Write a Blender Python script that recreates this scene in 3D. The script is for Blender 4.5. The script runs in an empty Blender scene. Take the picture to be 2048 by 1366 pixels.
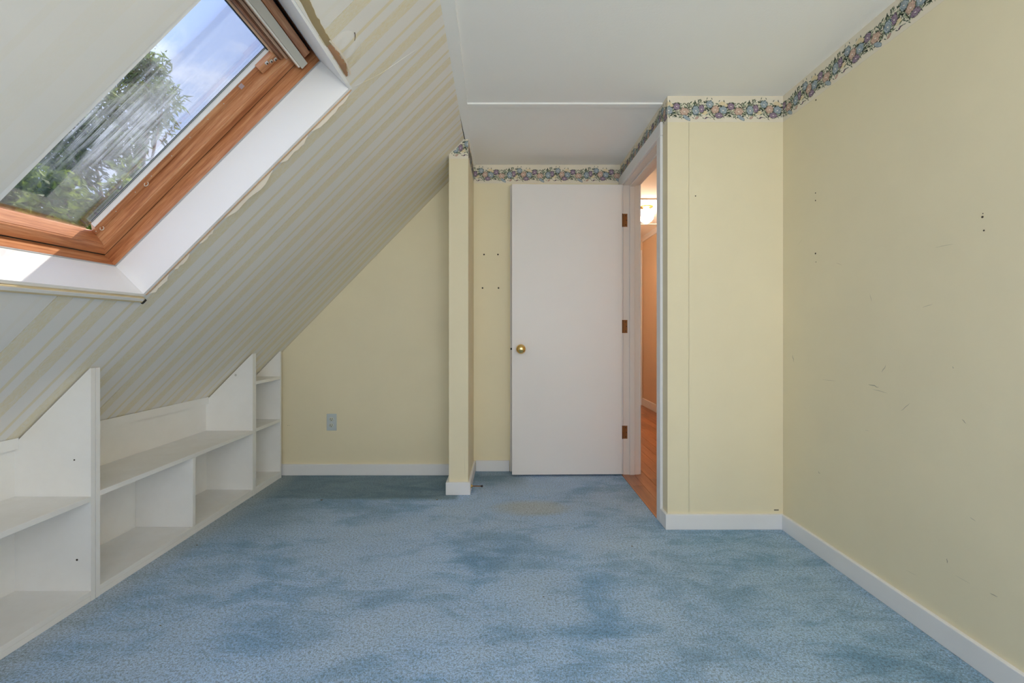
import bpy, bmesh, math, random
from mathutils import Vector, Matrix
random.seed(7)
sc = bpy.context.scene
COL = sc.collection
R = math.radians

# ------------------------------------------------------------------ camera
EYE = 1.015
cd = bpy.data.cameras.new('camera')
cd.sensor_width = 36.0
cd.lens = 941.0 * 36 / 2048
cd.shift_x = 11 / 2048
cd.shift_y = -21 / 2048
cd.clip_start = 0.02
cam = bpy.data.objects.new('camera', cd)
COL.objects.link(cam)
cam.location = (0, 0, EYE)
cam.rotation_euler = (R(90), 0, 0)
sc.camera = cam

# ------------------------------------------------------------------ sky
W = bpy.data.worlds.new('sky')
sc.world = W
W.use_nodes = True
nt = W.node_tree
nt.nodes.clear()
SKY_STRENGTH = 1.65
def wn(t): return nt.nodes.new(t)
wo = wn('ShaderNodeOutputWorld'); bg = wn('ShaderNodeBackground')
tc = wn('ShaderNodeTexCoord')
sep = wn('ShaderNodeSeparateXYZ'); nt.links.new(tc.outputs['Generated'], sep.inputs[0])
gr = wn('ShaderNodeValToRGB')
gr.color_ramp.elements[0].position = 0.0; gr.color_ramp.elements[0].color = (0.66, 0.74, 0.86, 1)
gr.color_ramp.elements[1].position = 0.75; gr.color_ramp.elements[1].color = (0.22, 0.36, 0.79, 1)
e = gr.color_ramp.elements.new(0.3); e.color = (0.39, 0.51, 0.80, 1)
nt.links.new(sep.outputs['Z'], gr.inputs[0])
mp = wn('ShaderNodeMapping'); mp.inputs['Scale'].default_value = (1.0, 1.0, 2.2)
mp.inputs['Location'].default_value = (0.35, 0.1, 0.2)
nt.links.new(tc.outputs['Generated'], mp.inputs[0])
nz = wn('ShaderNodeTexNoise'); nz.inputs['Scale'].default_value = 2.6; nz.inputs['Detail'].default_value = 8
nz.inputs['Roughness'].default_value = 0.55
nt.links.new(mp.outputs[0], nz.inputs['Vector'])
cr = wn('ShaderNodeValToRGB')
cr.color_ramp.elements[0].position = 0.44; cr.color_ramp.elements[0].color = (0, 0, 0, 1)
cr.color_ramp.elements[1].position = 0.66; cr.color_ramp.elements[1].color = (1, 1, 1, 1)
nt.links.new(nz.outputs[0], cr.inputs[0])
mx = wn('ShaderNodeMix'); mx.data_type = 'RGBA'
nt.links.new(cr.outputs[0], mx.inputs[0]); nt.links.new(gr.outputs[0], mx.inputs[6])
mx.inputs[7].default_value = (1.0, 1.0, 1.02, 1)
nt.links.new(mx.outputs[2], bg.inputs[0]); bg.inputs[1].default_value = SKY_STRENGTH
nt.links.new(bg.outputs[0], wo.inputs[0])

# ------------------------------------------------------------------ sun and daylight
def aim(o, d):
    o.rotation_euler = Vector(d).to_track_quat('-Z', 'Y').to_euler()
sl = bpy.data.lights.new('sun', 'SUN'); sl.energy = 8.0; sl.angle = R(0.5); sl.color = (1.0, 0.93, 0.82)
so = bpy.data.objects.new('sun', sl); COL.objects.link(so)
# skims down the roof: n-part 1, down-slope part 3.8, towards the viewer 1.36
aim(so, (0.7071 - 3.8 * 0.7071, -1.36, -0.7071 - 3.8 * 0.7071)); so.location = (4, 4, 8)
def area(name, loc, d, sx, sy, power, col):
    l = bpy.data.lights.new(name, 'AREA'); l.shape = 'RECTANGLE'; l.size = sx; l.size_y = sy
    l.energy = power; l.color = col
    o = bpy.data.objects.new(name, l); COL.objects.link(o); o.location = loc; aim(o, d)
    return o
# daylight entering by the gable window behind the viewer
area('gable_window_daylight', (0.25, -1.42, 1.22), (0, 1, 0.30), 1.65, 1.6, 36, (0.92, 0.96, 1.0))
# added unseen fill light behind the viewer, bounced off the ceiling
area('added_bounce_fill', (0.90, -0.80, 0.95), (-0.1, 0.36, 1.0), 0.40, 0.40, 16, (1.0, 0.94, 0.86))

sc.cycles.diffuse_bounces = 12
sc.cycles.max_bounces = 16
sc.view_settings.view_transform = 'Standard'
sc.view_settings.look = 'None'
sc.view_settings.gamma = 1.0
sc.view_settings.use_curve_mapping = False
sc.view_settings.exposure = 0.12

# ------------------------------------------------------------------ helpers
def link(name, me, m=None, parent=None, kind=None, label=None, cat=None, group=None):
    o = bpy.data.objects.new(name, me); COL.objects.link(o)
    if m is not None and me is not None:
        for k in (m if isinstance(m, (list, tuple)) else [m]): me.materials.append(k)
    if parent: o.parent = parent
    if kind: o['kind'] = kind
    if label: o['label'] = label
    if cat: o['category'] = cat
    if group: o['group'] = group
    return o
def fin(bm, name, smooth=False):
    bmesh.ops.recalc_face_normals(bm, faces=bm.faces)
    me = bpy.data.meshes.new(name); bm.to_mesh(me); bm.free()
    if smooth:
        for p in me.polygons: p.use_smooth = True
    return me
def add_box(bm, x0, x1, y0, y1, z0, z1, bev=0.0, fn=None):
    c = bmesh.ops.create_cube(bm, size=1.0)
    vs = c['verts']
    for v in vs:
        v.co = Vector((x0 + (v.co.x + .5) * (x1 - x0), y0 + (v.co.y + .5) * (y1 - y0), z0 + (v.co.z + .5) * (z1 - z0)))
    if bev > 0:
        es = set()
        for v in vs: es.update(v.link_edges)
        r = bmesh.ops.bevel(bm, geom=list(es), offset=bev, segments=2, affect='EDGES', profile=0.5)
        vs = list({v for f in r['faces'] for v in f.verts} | {v for v in vs if v.is_valid})
    if fn:
        for v in vs: v.co = Vector(fn(*v.co))
def box(name, x0, x1, y0, y1, z0, z1, m, parent=None, bev=0.0, fn=None, **k):
    bm = bmesh.new(); add_box(bm, x0, x1, y0, y1, z0, z1, bev, fn)
    return link(name, fin(bm, name), m, parent, **k)
def add_prism(bm, pts, axis, a, b):
    """polygon pts (2D) swept along an axis: 'y' -> pts are (x, z); 'x' -> (y, z); 'z' -> (x, y)"""
    def P(p, t):
        return {'y': (p[0], t, p[1]), 'x': (t, p[0], p[1]), 'z': (p[0], p[1], t)}[axis]
    A = [bm.verts.new(P(p, a)) for p in pts]; B = [bm.verts.new(P(p, b)) for p in pts]
    bm.faces.new(A); bm.faces.new(list(reversed(B)))
    n = len(pts)
    for i in range(n):
        bm.faces.new([A[i], A[(i + 1) % n], B[(i + 1) % n], B[i]])
def prism(name, pts, axis, a, b, m, parent=None, **k):
    bm = bmesh.new(); add_prism(bm, pts, axis, a, b)
    return link(name, fin(bm, name), m, parent, **k)
def add_lathe(bm, prof, M=Matrix(), seg=24):
    """prof: list of (radius, height) about local Z"""
    rings = []
    for r, h in prof:
        if r < 1e-6: rings.append([bm.verts.new(M @ Vector((0, 0, h)))])
        else: rings.append([bm.verts.new(M @ Vector((r * math.cos(2 * math.pi * i / seg), r * math.sin(2 * math.pi * i / seg), h))) for i in range(seg)])
    for A, B in zip(rings, rings[1:]):
        for i in range(seg):
            j = (i + 1) % seg
            if len(A) == 1 and len(B) == 1: continue
            if len(A) == 1: bm.faces.new([A[0], B[i], B[j]])
            elif len(B) == 1: bm.faces.new([A[i], A[j], B[0]])
            else: bm.faces.new([A[i], A[j], B[j], B[i]])
def lathe(name, prof, M, m, parent=None, seg=24, **k):
    bm = bmesh.new(); add_lathe(bm, prof, M, seg)
    return link(name, fin(bm, name, True), m, parent, **k)
def add_tube(bm, pts, r, seg=6, r1=None):
    n = len(pts); rings = []
    for i, p in enumerate(pts):
        p = Vector(p)
        d = Vector(pts[min(i + 1, n - 1)]) - Vector(pts[max(i - 1, 0)])
        if d.length < 1e-9: d = Vector((0, 0, 1))
        q = d.normalized().to_track_quat('Z', 'Y')
        rr = r if r1 is None else r + (r1 - r) * i / (n - 1)
        rings.append([bm.verts.new(p + q @ Vector((rr * math.cos(2 * math.pi * k / seg), rr * math.sin(2 * math.pi * k / seg), 0))) for k in range(seg)])
    for A, B in zip(rings, rings[1:]):
        for k in range(seg): bm.faces.new([A[k], A[(k + 1) % seg], B[(k + 1) % seg], B[k]])
    bm.faces.new(rings[0]); bm.faces.new(list(reversed(rings[-1])))
def empty(name, loc, **k):
    o = link(name, None, None, **k); o.location = loc; o.empty_display_size = .05
    return o
def under(root, o):
    """parent a mesh built in world coordinates to a thing whose empty stands elsewhere"""
    o.parent = root; o.matrix_parent_inverse = Matrix.Translation(root.location).inverted()
    return o

# ------------------------------------------------------------------ materials
def new_mat(name):
    m = bpy.data.materials.new(name); m.use_nodes = True
    t = m.node_tree; b = t.nodes['Principled BSDF']
    return m, t, b
def plain(name, col, rough=0.5, metal=0.0, spec=0.5):
    m, t, b = new_mat(name)
    b.inputs['Base Color'].default_value = (*col, 1); b.inputs['Roughness'].default_value = rough
    b.inputs['Metallic'].default_value = metal; b.inputs['Specular IOR Level'].default_value = spec
    m.diffuse_color = (*col, 1)
    return m
def objcoord(t):
    g = t.nodes.new('ShaderNodeNewGeometry'); return g.outputs['Position']
def noise(t, vec, scale, detail=4, rough=.5, dist=0.0, stretch=None):
    if stretch:
        mp = t.nodes.new('ShaderNodeMapping'); mp.inputs['Scale'].default_value = stretch
        t.links.new(vec, mp.inputs[0]); vec = mp.outputs[0]
    n = t.nodes.new('ShaderNodeTexNoise'); n.inputs['Scale'].default_value = scale
    n.inputs['Detail'].default_value = detail; n.inputs['Roughness'].default_value = rough
    n.inputs['Distortion'].default_value = dist
    t.links.new(vec, n.inputs['Vector']); return n.outputs[0]
def ramp(t, fac, stops):
    r = t.nodes.new('ShaderNodeValToRGB'); el = r.color_ramp.elements
    while len(el) < len(stops): el.new(0.5)
    for e_, (p, c) in zip(el, stops):
        e_.position = p; e_.color = (*c, 1) if not isinstance(c, (int, float)) else (c, c, c, 1)
    t.links.new(fac, r.inputs[0]); return r.outputs[0]
def mixc(t, fac, a, b, mode='MIX'):
    m = t.nodes.new('ShaderNodeMix'); m.data_type = 'RGBA'; m.blend_type = mode
    for s, v in ((0, fac), (6, a), (7, b)):
        if isinstance(v, (int, float)): m.inputs[s].default_value = v
        elif isinstance(v, tuple): m.inputs[s].default_value = (*v, 1)
        else: t.links.new(v, m.inputs[s])
    return m.outputs[2]
def math_(t, op, a, b=None, c=None):
    m = t.nodes.new('ShaderNodeMath'); m.operation = op
    for i, v in enumerate((a, b, c)):
        if v is None: continue
        if isinstance(v, (int, float)): m.inputs[i].default_value = v
        else: t.links.new(v, m.inputs[i])
    return m.outputs[0]
def bump(t, b, h, strength=.3, dist=.002):
    n = t.nodes.new('ShaderNodeBump'); n.inputs['Strength'].default_value = strength
    n.inputs['Distance'].default_value = dist
    t.links.new(h, n.inputs['Height']); t.links.new(n.outputs[0], b.inputs['Normal'])
def painted(name, col, var=.04, rough=.6, bscale=180, bstr=.25, bdist=.0015, stretch=None, blot=2.5, spec=.35):
    m, t, b = new_mat(name); v = objcoord(t)
    n1 = noise(t, v, blot, 5, .6)
    lo = tuple(c * (1 - var) for c in col); hi = tuple(min(1, c * (1 + var)) for c in col)
    t.links.new(ramp(t, n1, [(.3, lo), (.7, hi)]), b.inputs['Base Color'])
    b.inputs['Roughness'].default_value = rough; b.inputs['Specular IOR Level'].default_value = spec
    bump(t, b, noise(t, v, bscale, 3, .6, stretch=stretch), bstr, bdist)
    m.diffuse_color = (*col, 1)
    return m
YEL = (0.80, 0.722, 0.525)
M_yel = painted('yellow_wall_paint', YEL, .025, .75, 260, .12, .001)
M_yel2 = painted('cream_yellow_wall_paint', (0.84, .765, .555), .02, .75, 240, .12, .001)
M_ceil = painted('ceiling_paint', (0.93, .92, .91), .012, .85, 130, .35, .0015, blot=1.5)
M_white = painted('white_trim_paint', (0.80, .80, .82), .02, .45, 60, .12, .001)
M_lining = painted('bright_white_lining', (.89, .89, .90), .012, .5, 60, .08, .0008)
M_door = painted('door_paint', (0.80, .775, .765), .012, .42, 90, .06, .0006, stretch=(1, 1, .3))
M_jamb = painted('jamb_paint', (0.80, .77, .75), .015, .42, 70, .08, .0006)
M_dark = plain('dark_gap', (.03, .028, .025), .9)
M_hole = plain('hole_dark', (.05, .04, .03), .9)
M_back = painted('roof_board', (.10, .07, .05), .1, .9, 30, .3)

# white melamine shelves: faint grain and scuffs
def shelf_mat():
    m, t, b = new_mat('white_shelf_paint'); v = objcoord(t)
    base = ramp(t, noise(t, v, 3.2, 6, .65), [(.3, (.80, .795, .785)), (.65, (.86, .86, .86))])
    sc_ = noise(t, v, 36, 3, .7, 1.2, stretch=(.5, .35, 2.0))
    marks = ramp(t, sc_, [(.735, 0.0), (.80, .4)])
    g = t.nodes.new('ShaderNodeNewGeometry'); s = t.nodes.new('ShaderNodeSeparateXYZ')
    t.links.new(g.outputs['Normal'], s.inputs[0])
    up = math_(t, 'MAXIMUM', s.outputs['Z'], 0.0)
    dust = math_(t, 'MULTIPLY', up, ramp(t, noise(t, v, 7, 6, .7), [(.35, .15), (.7, .65)]))
    c1 = mixc(t, dust, base, (.74, .72, .69))
    c = mixc(t, marks, c1, (.42, .40, .38))
    t.links.new(c, b.inputs['Base Color']); b.inputs['Roughness'].default_value = .5
    bump(t, b, noise(t, v, 90, 3, .6, stretch=(1, .4, 1)), .1, .0008)
    return m
M_shelf = shelf_mat()

def carpet_mat():
    m, t, b = new_mat('blue_carpet'); v = objcoord(t)
    big = noise(t, v, 1.7, 5, .6, .6, stretch=(1.0, 1.5, 1))
    mid = noise(t, v, 5.5, 5, .65, 1.0, stretch=(.8, 1.7, 1))
    f = math_(t, 'ADD', math_(t, 'MULTIPLY', big, .62), math_(t, 'MULTIPLY', mid, .38))
    c = ramp(t, f, [(.36, (.16, .35, .60)), (.44, (.26, .47, .75)), (.51, (.41, .61, .90)), (.64, (.49, .68, .95))])
    s = t.nodes.new('ShaderNodeSeparateXYZ'); t.links.new(v, s.inputs[0])
    X, Y = s.outputs['X'], s.outputs['Y']
    # greyer, dustier tone on the walked path from the door
    path = ramp(t, noise(t, v, 2.2, 3, .5, stretch=(1, .7, 1)), [(.40, 0.0), (.60, 1.0)])
    c = mixc(t, math_(t, 'MULTIPLY', path, .28), c, (.46, .57, .68))
    # pile brushed the other way in the sharp-edged alcove patch
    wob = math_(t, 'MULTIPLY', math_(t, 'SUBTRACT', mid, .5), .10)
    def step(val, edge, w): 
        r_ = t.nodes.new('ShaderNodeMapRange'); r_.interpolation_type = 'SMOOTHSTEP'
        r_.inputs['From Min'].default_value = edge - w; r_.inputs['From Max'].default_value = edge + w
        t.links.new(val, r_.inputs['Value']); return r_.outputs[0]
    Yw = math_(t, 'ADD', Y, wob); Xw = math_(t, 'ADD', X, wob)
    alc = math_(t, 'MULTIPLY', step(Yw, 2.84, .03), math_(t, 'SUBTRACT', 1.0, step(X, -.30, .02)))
    alc2 = math_(t, 'MULTIPLY', step(Yw, 2.35, .4), math_(t, 'SUBTRACT', 1.0, step(Xw, -1.10, .25)))  # softer darker area towards the far left
    alc3 = math_(t, 'MULTIPLY', step(Yw, 3.12, .14), math_(t, 'SUBTRACT', 1.0, step(Xw, .12, .08)))  # softer darker area towards the back wall
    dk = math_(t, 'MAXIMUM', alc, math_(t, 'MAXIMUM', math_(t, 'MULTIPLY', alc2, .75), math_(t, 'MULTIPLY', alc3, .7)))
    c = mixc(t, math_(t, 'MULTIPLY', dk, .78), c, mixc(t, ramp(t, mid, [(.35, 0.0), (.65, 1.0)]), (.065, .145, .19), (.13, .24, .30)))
    c = mixc(t, math_(t, 'MULTIPLY', step(Xw, .75, .5), .40), c, mixc(t, ramp(t, mid, [(.4, 0.0), (.6, 1.0)]), (.16, .33, .42), (.34, .54, .62)))  # painted light: skylight's blue lost towards the right, turning darker teal
    # yellowed stain in front of the door
    dx = math_(t, 'DIVIDE', math_(t, 'SUBTRACT', X, .14), .24); dy = math_(t, 'DIVIDE', math_(t, 'SUBTRACT', Y, 2.70), .13)
    rr = math_(t, 'ADD', math_(t, 'MULTIPLY', dx, dx), math_(t, 'MULTIPLY', dy, dy))
    st = math_(t, 'MULTIPLY', math_(t, 'SUBTRACT', 1.0, step(math_(t, 'ADD', rr, math_(t, 'MULTIPLY', wob, 8)), .7, .6)), .55)
    c = mixc(t, st, c, (.56, .56, .46))
    # dust along the bookcases
    ed = math_(t, 'SUBTRACT', 1.0, step(math_(t, 'ADD', X, math_(t, 'MULTIPLY', wob, 1.3)), -1.47, .07))
    c = mixc(t, math_(t, 'MULTIPLY', ed, .45), c, (.52, .55, .54))
    vo = t.nodes.new('ShaderNodeTexVoronoi'); vo.inputs['Scale'].default_value = 190; t.links.new(v, vo.inputs['Vector'])
    tuft = noise(t, v, 230, 3, .75)
    sp = ramp(t, tuft, [(.34, .50), (.5, 1.0), (.66, 1.35)])
    c = mixc(t, 1.0, c, sp, 'MULTIPLY')
    gaps = ramp(t, noise(t, v, 110, 3, .65), [(.36, .62), (.52, 1.0), (.66, 1.12)])
    c = mixc(t, 1.0, c, gaps, 'MULTIPLY')
    t.links.new(c, b.inputs['Base Color']); b.inputs['Roughness'].default_value = .95
    b.inputs['Specular IOR Level'].default_value = .1
    b.inputs['Sheen Weight'].default_value = .25; b.inputs['Sheen Roughness'].default_value = .5
    h = math_(t, 'ADD', math_(t, 'MULTIPLY', tuft, .7), math_(t, 'MULTIPLY', noise(t, v, 75, 2, .6), .6))
    bump(t, b, h, .9, .008)
    m.diffuse_color = (.25, .4, .52, 1)
    return m
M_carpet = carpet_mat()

PITCH = 0.163; Y_SEAM = 1.392
def wallpaper_mat(name, strength):
    m, t, b = new_mat(name); v = objcoord(t)
    s = t.nodes.new('ShaderNodeSeparateXYZ'); t.links.new(v, s.inputs[0])
    n = noise(t, v, 26, 2, .5)
    y = math_(t, 'ADD', math_(t, 'SUBTRACT', s.outputs['Y'], Y_SEAM - 16.3), math_(t, 'MULTIPLY', math_(t, 'SUBTRACT', n, .5), .004))
    ph = math_(t, 'MODULO', y, PITCH)
    def band(a, b_):
        return math_(t, 'MULTIPLY', math_(t, 'GREATER_THAN', ph, a), math_(t, 'LESS_THAN', ph, b_))
    broad = band(0.0, .053); nar = band(.112, .126)
    silk = ramp(t, noise(t, v, 60, 4, .7, 2.0, stretch=(.6, 1.7, .6)), [(.38, .35), (.62, 1.0)])
    br = math_(t, 'MULTIPLY', broad, silk)
    msk = math_(t, 'MULTIPLY', math_(t, 'MAXIMUM', br, math_(t, 'MULTIPLY', nar, .8)), strength)
    base = ramp(t, noise(t, v, 2, 3, .5), [(.3, (.78, .765, .74)), (.7, (.82, .80, .775))])
    c = mixc(t, msk, base, (.755, .68, .475))
    t.links.new(c, b.inputs['Base Color']); b.inputs['Roughness'].default_value = .48
    b.inputs['Specular IOR Level'].default_value = .4
    bump(t, b, noise(t, v, 320, 3, .6), .12, .0008)
    m.diffuse_color = (.66, .64, .55, 1)
    return m
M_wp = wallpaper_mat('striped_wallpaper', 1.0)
M_wp_faint = wallpaper_mat('glare_paled_striped_wallpaper', .13)  # stripes paled in the colour to paint the glare on the near boards

def wood(name, c0, c1, c2, stretch, scale=14, rough=.35, coat=.3):
    m, t, b = new_mat(name); v = objcoord(t)
    g = noise(t, v, scale, 7, .62, .6, stretch=stretch)
    f = noise(t, v, scale * 9, 3, .6, stretch=stretch)
    k = math_(t, 'ADD', math_(t, 'MULTIPLY', g, .72), math_(t, 'MULTIPLY', f, .28))
    t.links.new(ramp(t, k, [(.36, c0), (.5, c1), (.64, c2)]), b.inputs['Base Color'])
    b.inputs['Roughness'].default_value = rough; b.inputs['Coat Weight'].default_value = coat
    b.inputs['Coat Roughness'].default_value = .25
    bump(t, b, f, .12, .0006)
    m.diffuse_color = (*c1, 1)
    return m
PINE = ((.36, .12, .045), (.58, .245, .105), (.74, .40, .21))
def slope_wood(name, along, cols=PINE):
    """grain in the skylight's own axes: rotate the position by 45 degrees about Y"""
    m, t, b = new_mat(name); v = objcoord(t)
    mp_ = t.nodes.new('ShaderNodeMapping'); mp_.inputs['Rotation'].default_value = (0, R(45), 0)
    t.links.new(v, mp_.inputs[0])
    st = (1.2, 26, 26) if along == 'u' else (26, 1.2, 26)
    g = noise(t, mp_.outputs[0], 2.4, 6, .62, .5, stretch=st)
    f = noise(t, mp_.outputs[0], 16, 3, .6, stretch=st)
    k = math_(t, 'ADD', math_(t, 'MULTIPLY', g, .7), math_(t, 'MULTIPLY', f, .3))
    t.links.new(ramp(t, k, [(.36, cols[0]), (.5, cols[1]), (.64, cols[2])]), b.inputs['Base Color'])
    b.inputs['Roughness'].default_value = .36; b.inputs['Coat Weight'].default_value = .25
    b.inputs['Coat Roughness'].default_value = .3
    bump(t, b, f, .15, .0006)
    return m
M_pine_u = slope_wood('pine_grain_up_slope', 'u')
M_pine_y = slope_wood('pine_grain_across', 'y')
M_pine_dk = slope_wood('dark_brown_pine', 'y', ((.14, .05, .025), (.24, .095, .045), (.34, .15, .075)))  # darker brown palette for upper frame parts
M_pine_lt = slope_wood('pale_pine', 'y', ((.58, .33, .19), (.74, .46, .28), (.84, .58, .40)))  # paler palette for the beads and flap lip

def grain_floor(name, k):
    return wood(name, tuple(a * k for a in (.26, .085, .03)), tuple(a * k for a in (.37, .14, .05)),
                tuple(a * k for a in (.47, .20, .08)), (9, .7, 9), 3.2, .32, .3)
M_planks = [grain_floor('hall_plank_%d' % i, k) for i, k in enumerate((.78, .9, 1.0, 1.12))]

M_brass = plain('polished_brass', (.78, .56, .22), .14, 1.0)
M_oldbrass = plain('aged_brass_hinge', (.26, .11, .035), .5, .6)
M_orange = painted('hall_orange_paint', (.70, .54, .38), .02, .8, 200, .1)
M_gasket = plain('white_gasket', (.82, .84, .84), .4)
M_gasket_w = plain('white_glazing_gasket', (.93, .94, .95), .35)
M_seal = plain('grey_glazing_seal', (.05, .07, .08), .5)
M_groove = plain('dark_groove', (.09, .03, .015), .8)
M_steel = plain('zinc_plate', (.75, .77, .76), .3, .7)
M_grey_plate = plain('pale_grey_plastic', (.52, .58, .60), .35)
M_socket = plain('socket_plastic', (.60, .63, .56), .35)
M_mint = plain('mint_plastic', (.42, .68, .62), .4)
M_bar = painted('wallpapered_bar', (.60, .57, .49), .05, .6, 200, .15)
M_tan = painted('torn_board_edge', (.66, .43, .27), .12, .8, 120, .4)
M_paper = painted('curled_paper', (.95, .90, .82), .05, .6, 80, .2)
M_lip = painted('tan_board_lip', (.60, .50, .31), .08, .7, 80, .3)
M_bark = painted('bark', (.16, .12, .09), .25, .9, 40, .6, .01)
M_lamp, t_, b_ = new_mat('lit_glass_globe')
b_.inputs['Base Color'].default_value = (1, .95, .88, 1)
b_.inputs['Emission Color'].default_value = (1.0, .84, .66, 1); b_.inputs['Emission Strength'].default_value = 115

def leaf_mat(name, c0, c1):
    m, t, b = new_mat(name); v = objcoord(t)
    c = ramp(t, noise(t, v, 5, 2, .5), [(.35, c0), (.65, c1)])
    t.links.new(c, b.inputs['Base Color']); b.inputs['Roughness'].default_value = .45
    tr = t.nodes.new('ShaderNodeBsdfTranslucent'); t.links.new(c, tr.inputs[0])
    ms = t.nodes.new('ShaderNodeMixShader'); ms.inputs[0].default_value = .45
    t.links.new(b.outputs[0], ms.inputs[1]); t.links.new(tr.outputs[0], ms.inputs[2])
    t.links.new(ms.outputs[0], t.nodes['Material Output'].inputs[0])
    return m
M_leaf = leaf_mat('leaf_green', (.06, .12, .02), (.36, .46, .06))
M_leaf2 = leaf_mat('leaf_grey_green', (.05, .09, .025), (.24, .33, .08))

def glass_mat():
    m, t, b = new_mat('dirty_window_glass'); v = objcoord(t)
    mp_ = t.nodes.new('ShaderNodeMapping'); mp_.inputs['Rotation'].default_value = (0, R(45), 0)
    t.links.new(v, mp_.inputs[0]); p = mp_.outputs[0]
    tr = t.nodes.new('ShaderNodeBsdfTransparent'); gl = t.nodes.new('ShaderNodeBsdfGlossy')
    gl.inputs['Roughness'].default_value = .02
    fr = t.nodes.new('ShaderNodeFresnel'); fr.inputs[0].default_value = 1.35
    m1 = t.nodes.new('ShaderNodeMixShader'); t.links.new(math_(t, 'MULTIPLY', fr.outputs[0], .6), m1.inputs[0])
    t.links.new(tr.outputs[0], m1.inputs[1]); t.links.new(gl.outputs[0], m1.inputs[2])
    # runs of dirt down the pane, thicker in drifting patches
    runs = ramp(t, noise(t, p, 3.0, 7, .75, .5, stretch=(1.3, 42, 1)), [(.48, 0.0), (.60, .85)])
    patch = ramp(t, noise(t, v, 3.4, 5, .6, .4), [(.42, 0.0), (.60, 1.0)])
    smear = ramp(t, noise(t, p, 9.0, 6, .7, 1.0), [(.50, 0.0), (.75, .55)])
    s = t.nodes.new('ShaderNodeSeparateXYZ'); t.links.new(v, s.inputs[0])
    low = t.nodes.new('ShaderNodeMapRange'); low.inputs['From Min'].default_value = 1.93; low.inputs['From Max'].default_value = 1.72
    t.links.new(s.outputs['Z'], low.inputs['Value'])
    k = math_(t, 'MULTIPLY', math_(t, 'MAXIMUM', math_(t, 'MULTIPLY', runs, patch), smear), low.outputs[0])
    k = math_(t, 'MULTIPLY', k, .40)
    bot = t.nodes.new('ShaderNodeMapRange'); bot.inputs['From Min'].default_value = 1.42; bot.inputs['From Max'].default_value = 1.60
    bot.inputs['To Min'].default_value = .12; t.links.new(s.outputs['Z'], bot.inputs['Value'])
    k = math_(t, 'MULTIPLY', k, bot.outputs[0])
    df = t.nodes.new('ShaderNodeBsdfTranslucent'); df.inputs[0].default_value = (.86, .88, .88, 1)
    m2 = t.nodes.new('ShaderNodeMixShader'); t.links.new(k, m2.inputs[0])
    t.links.new(m1.outputs[0], m2.inputs[1]); t.links.new(df.outputs[0], m2.inputs[2])
    t.links.new(m2.outputs[0], t.nodes['Material Output'].inputs[0])
    return m
M_glass = glass_mat()
M_clear = bpy.data.materials.new('clear_glass'); M_clear.use_nodes = True
_t = M_clear.node_tree; _t.nodes.clear()
_o = _t.nodes.new('ShaderNodeOutputMaterial'); _a = _t.nodes.new('ShaderNodeBsdfTransparent'); _g = _t.nodes.new('ShaderNodeBsdfGlossy')
_g.inputs['Roughness'].default_value = .02; _m = _t.nodes.new('ShaderNodeMixShader'); _m.inputs[0].default_value = .06
_t.links.new(_a.outputs[0], _m.inputs[1]); _t.links.new(_g.outputs[0], _m.inputs[2]); _t.links.new(_m.outputs[0], _o.inputs[0])

# ------------------------------------------------------------------ main dimensions (metres)
CEIL = 2.22
XR = 1.418            # right wall
Y_RET = 2.413         # short return wall
XD = 0.826            # doorway wall, room face
XD2 = 0.936           # doorway wall, hall face
Y_BL = 3.317          # alcove back wall
Y_BR = 3.413          # back wall behind the door
Y_REAR = -1.10
PX0, PX1, PY = -0.358, -0.238, 2.925   # partition end
XKNEE = -1.862
def slope_z(x, y):
    xt = -0.228 - 0.0183 * (max(0.5, y) - 1.7)
    return 0.887 + (CEIL - 0.887) / (1.56 + xt) * (x + 1.56)
N = Vector((-0.70711, 0, 0.70711)); U = Vector((0.70711, 0, 0.70711))
def sp(x, y, t=0.0):
    return Vector((x, y, slope_z(x, y))) + N * t
def wp(u, y, t):      # skylight frame: u up the slope, y across, t out through the roof
    return Vector((-1.315, y, 1.132)) + U * u + N * t

# ------------------------------------------------------------------ floor
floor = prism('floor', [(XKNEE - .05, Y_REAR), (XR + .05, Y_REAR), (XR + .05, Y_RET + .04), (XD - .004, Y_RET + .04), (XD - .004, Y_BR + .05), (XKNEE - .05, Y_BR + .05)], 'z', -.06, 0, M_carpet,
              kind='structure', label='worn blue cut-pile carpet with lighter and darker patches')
hallf = box('floor_hall', XD - .004, 2.2, Y_RET + .05, 6.6, -.06, -.012, plain('subfloor', (.08, .04, .02), .9), kind='structure', label='orange-brown strip wood floor of the hall beyond the doorway')
pw = .0805; i = 0
x = XD - .006
while x < 1.86:
    yy = Y_RET + .06 - random.uniform(0, .7) if False else Y_RET + .13
    first = True
    while yy < 6.44:
        L = random.uniform(.35, .95) if first else random.uniform(.7, 1.35); first = False
        y1 = min(6.445, yy + L)
        box('plank', x + .0007, x + pw - .0007, yy + .0006, y1 - .0006, -.014, random.uniform(-.0012, -.0002), random.choice(M_planks), hallf, bev=.0008)
        yy = y1
    x += pw

# ------------------------------------------------------------------ ceiling
ceil = box('ceiling', -.30, XR + .12, Y_REAR - .1, Y_BR + .1, CEIL, CEIL + .16, M_ceil, kind='structure', label='flat off-white ceiling with light plaster texture')
box('ceiling_batten', -.215, XD - .001, 2.482, 2.525, CEIL - .0085, CEIL + .002, M_ceil, ceil, bev=.002)
bm = bmesh.new()
tp = [(-.262, Y_REAR), (-.262, 3.40), (-.226, 3.40), (-.232, 2.93), (-.207, 2.5), (-.186, 1.71), (-.172, .6), (-.165, Y_REAR)]
add_prism(bm, tp, 'z', CEIL - .012, CEIL + .002)
link('trim_slope', fin(bm, 'trim_slope'), M_ceil, kind='structure', label='flat white trim board where sloped wall meets ceiling')

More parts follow.
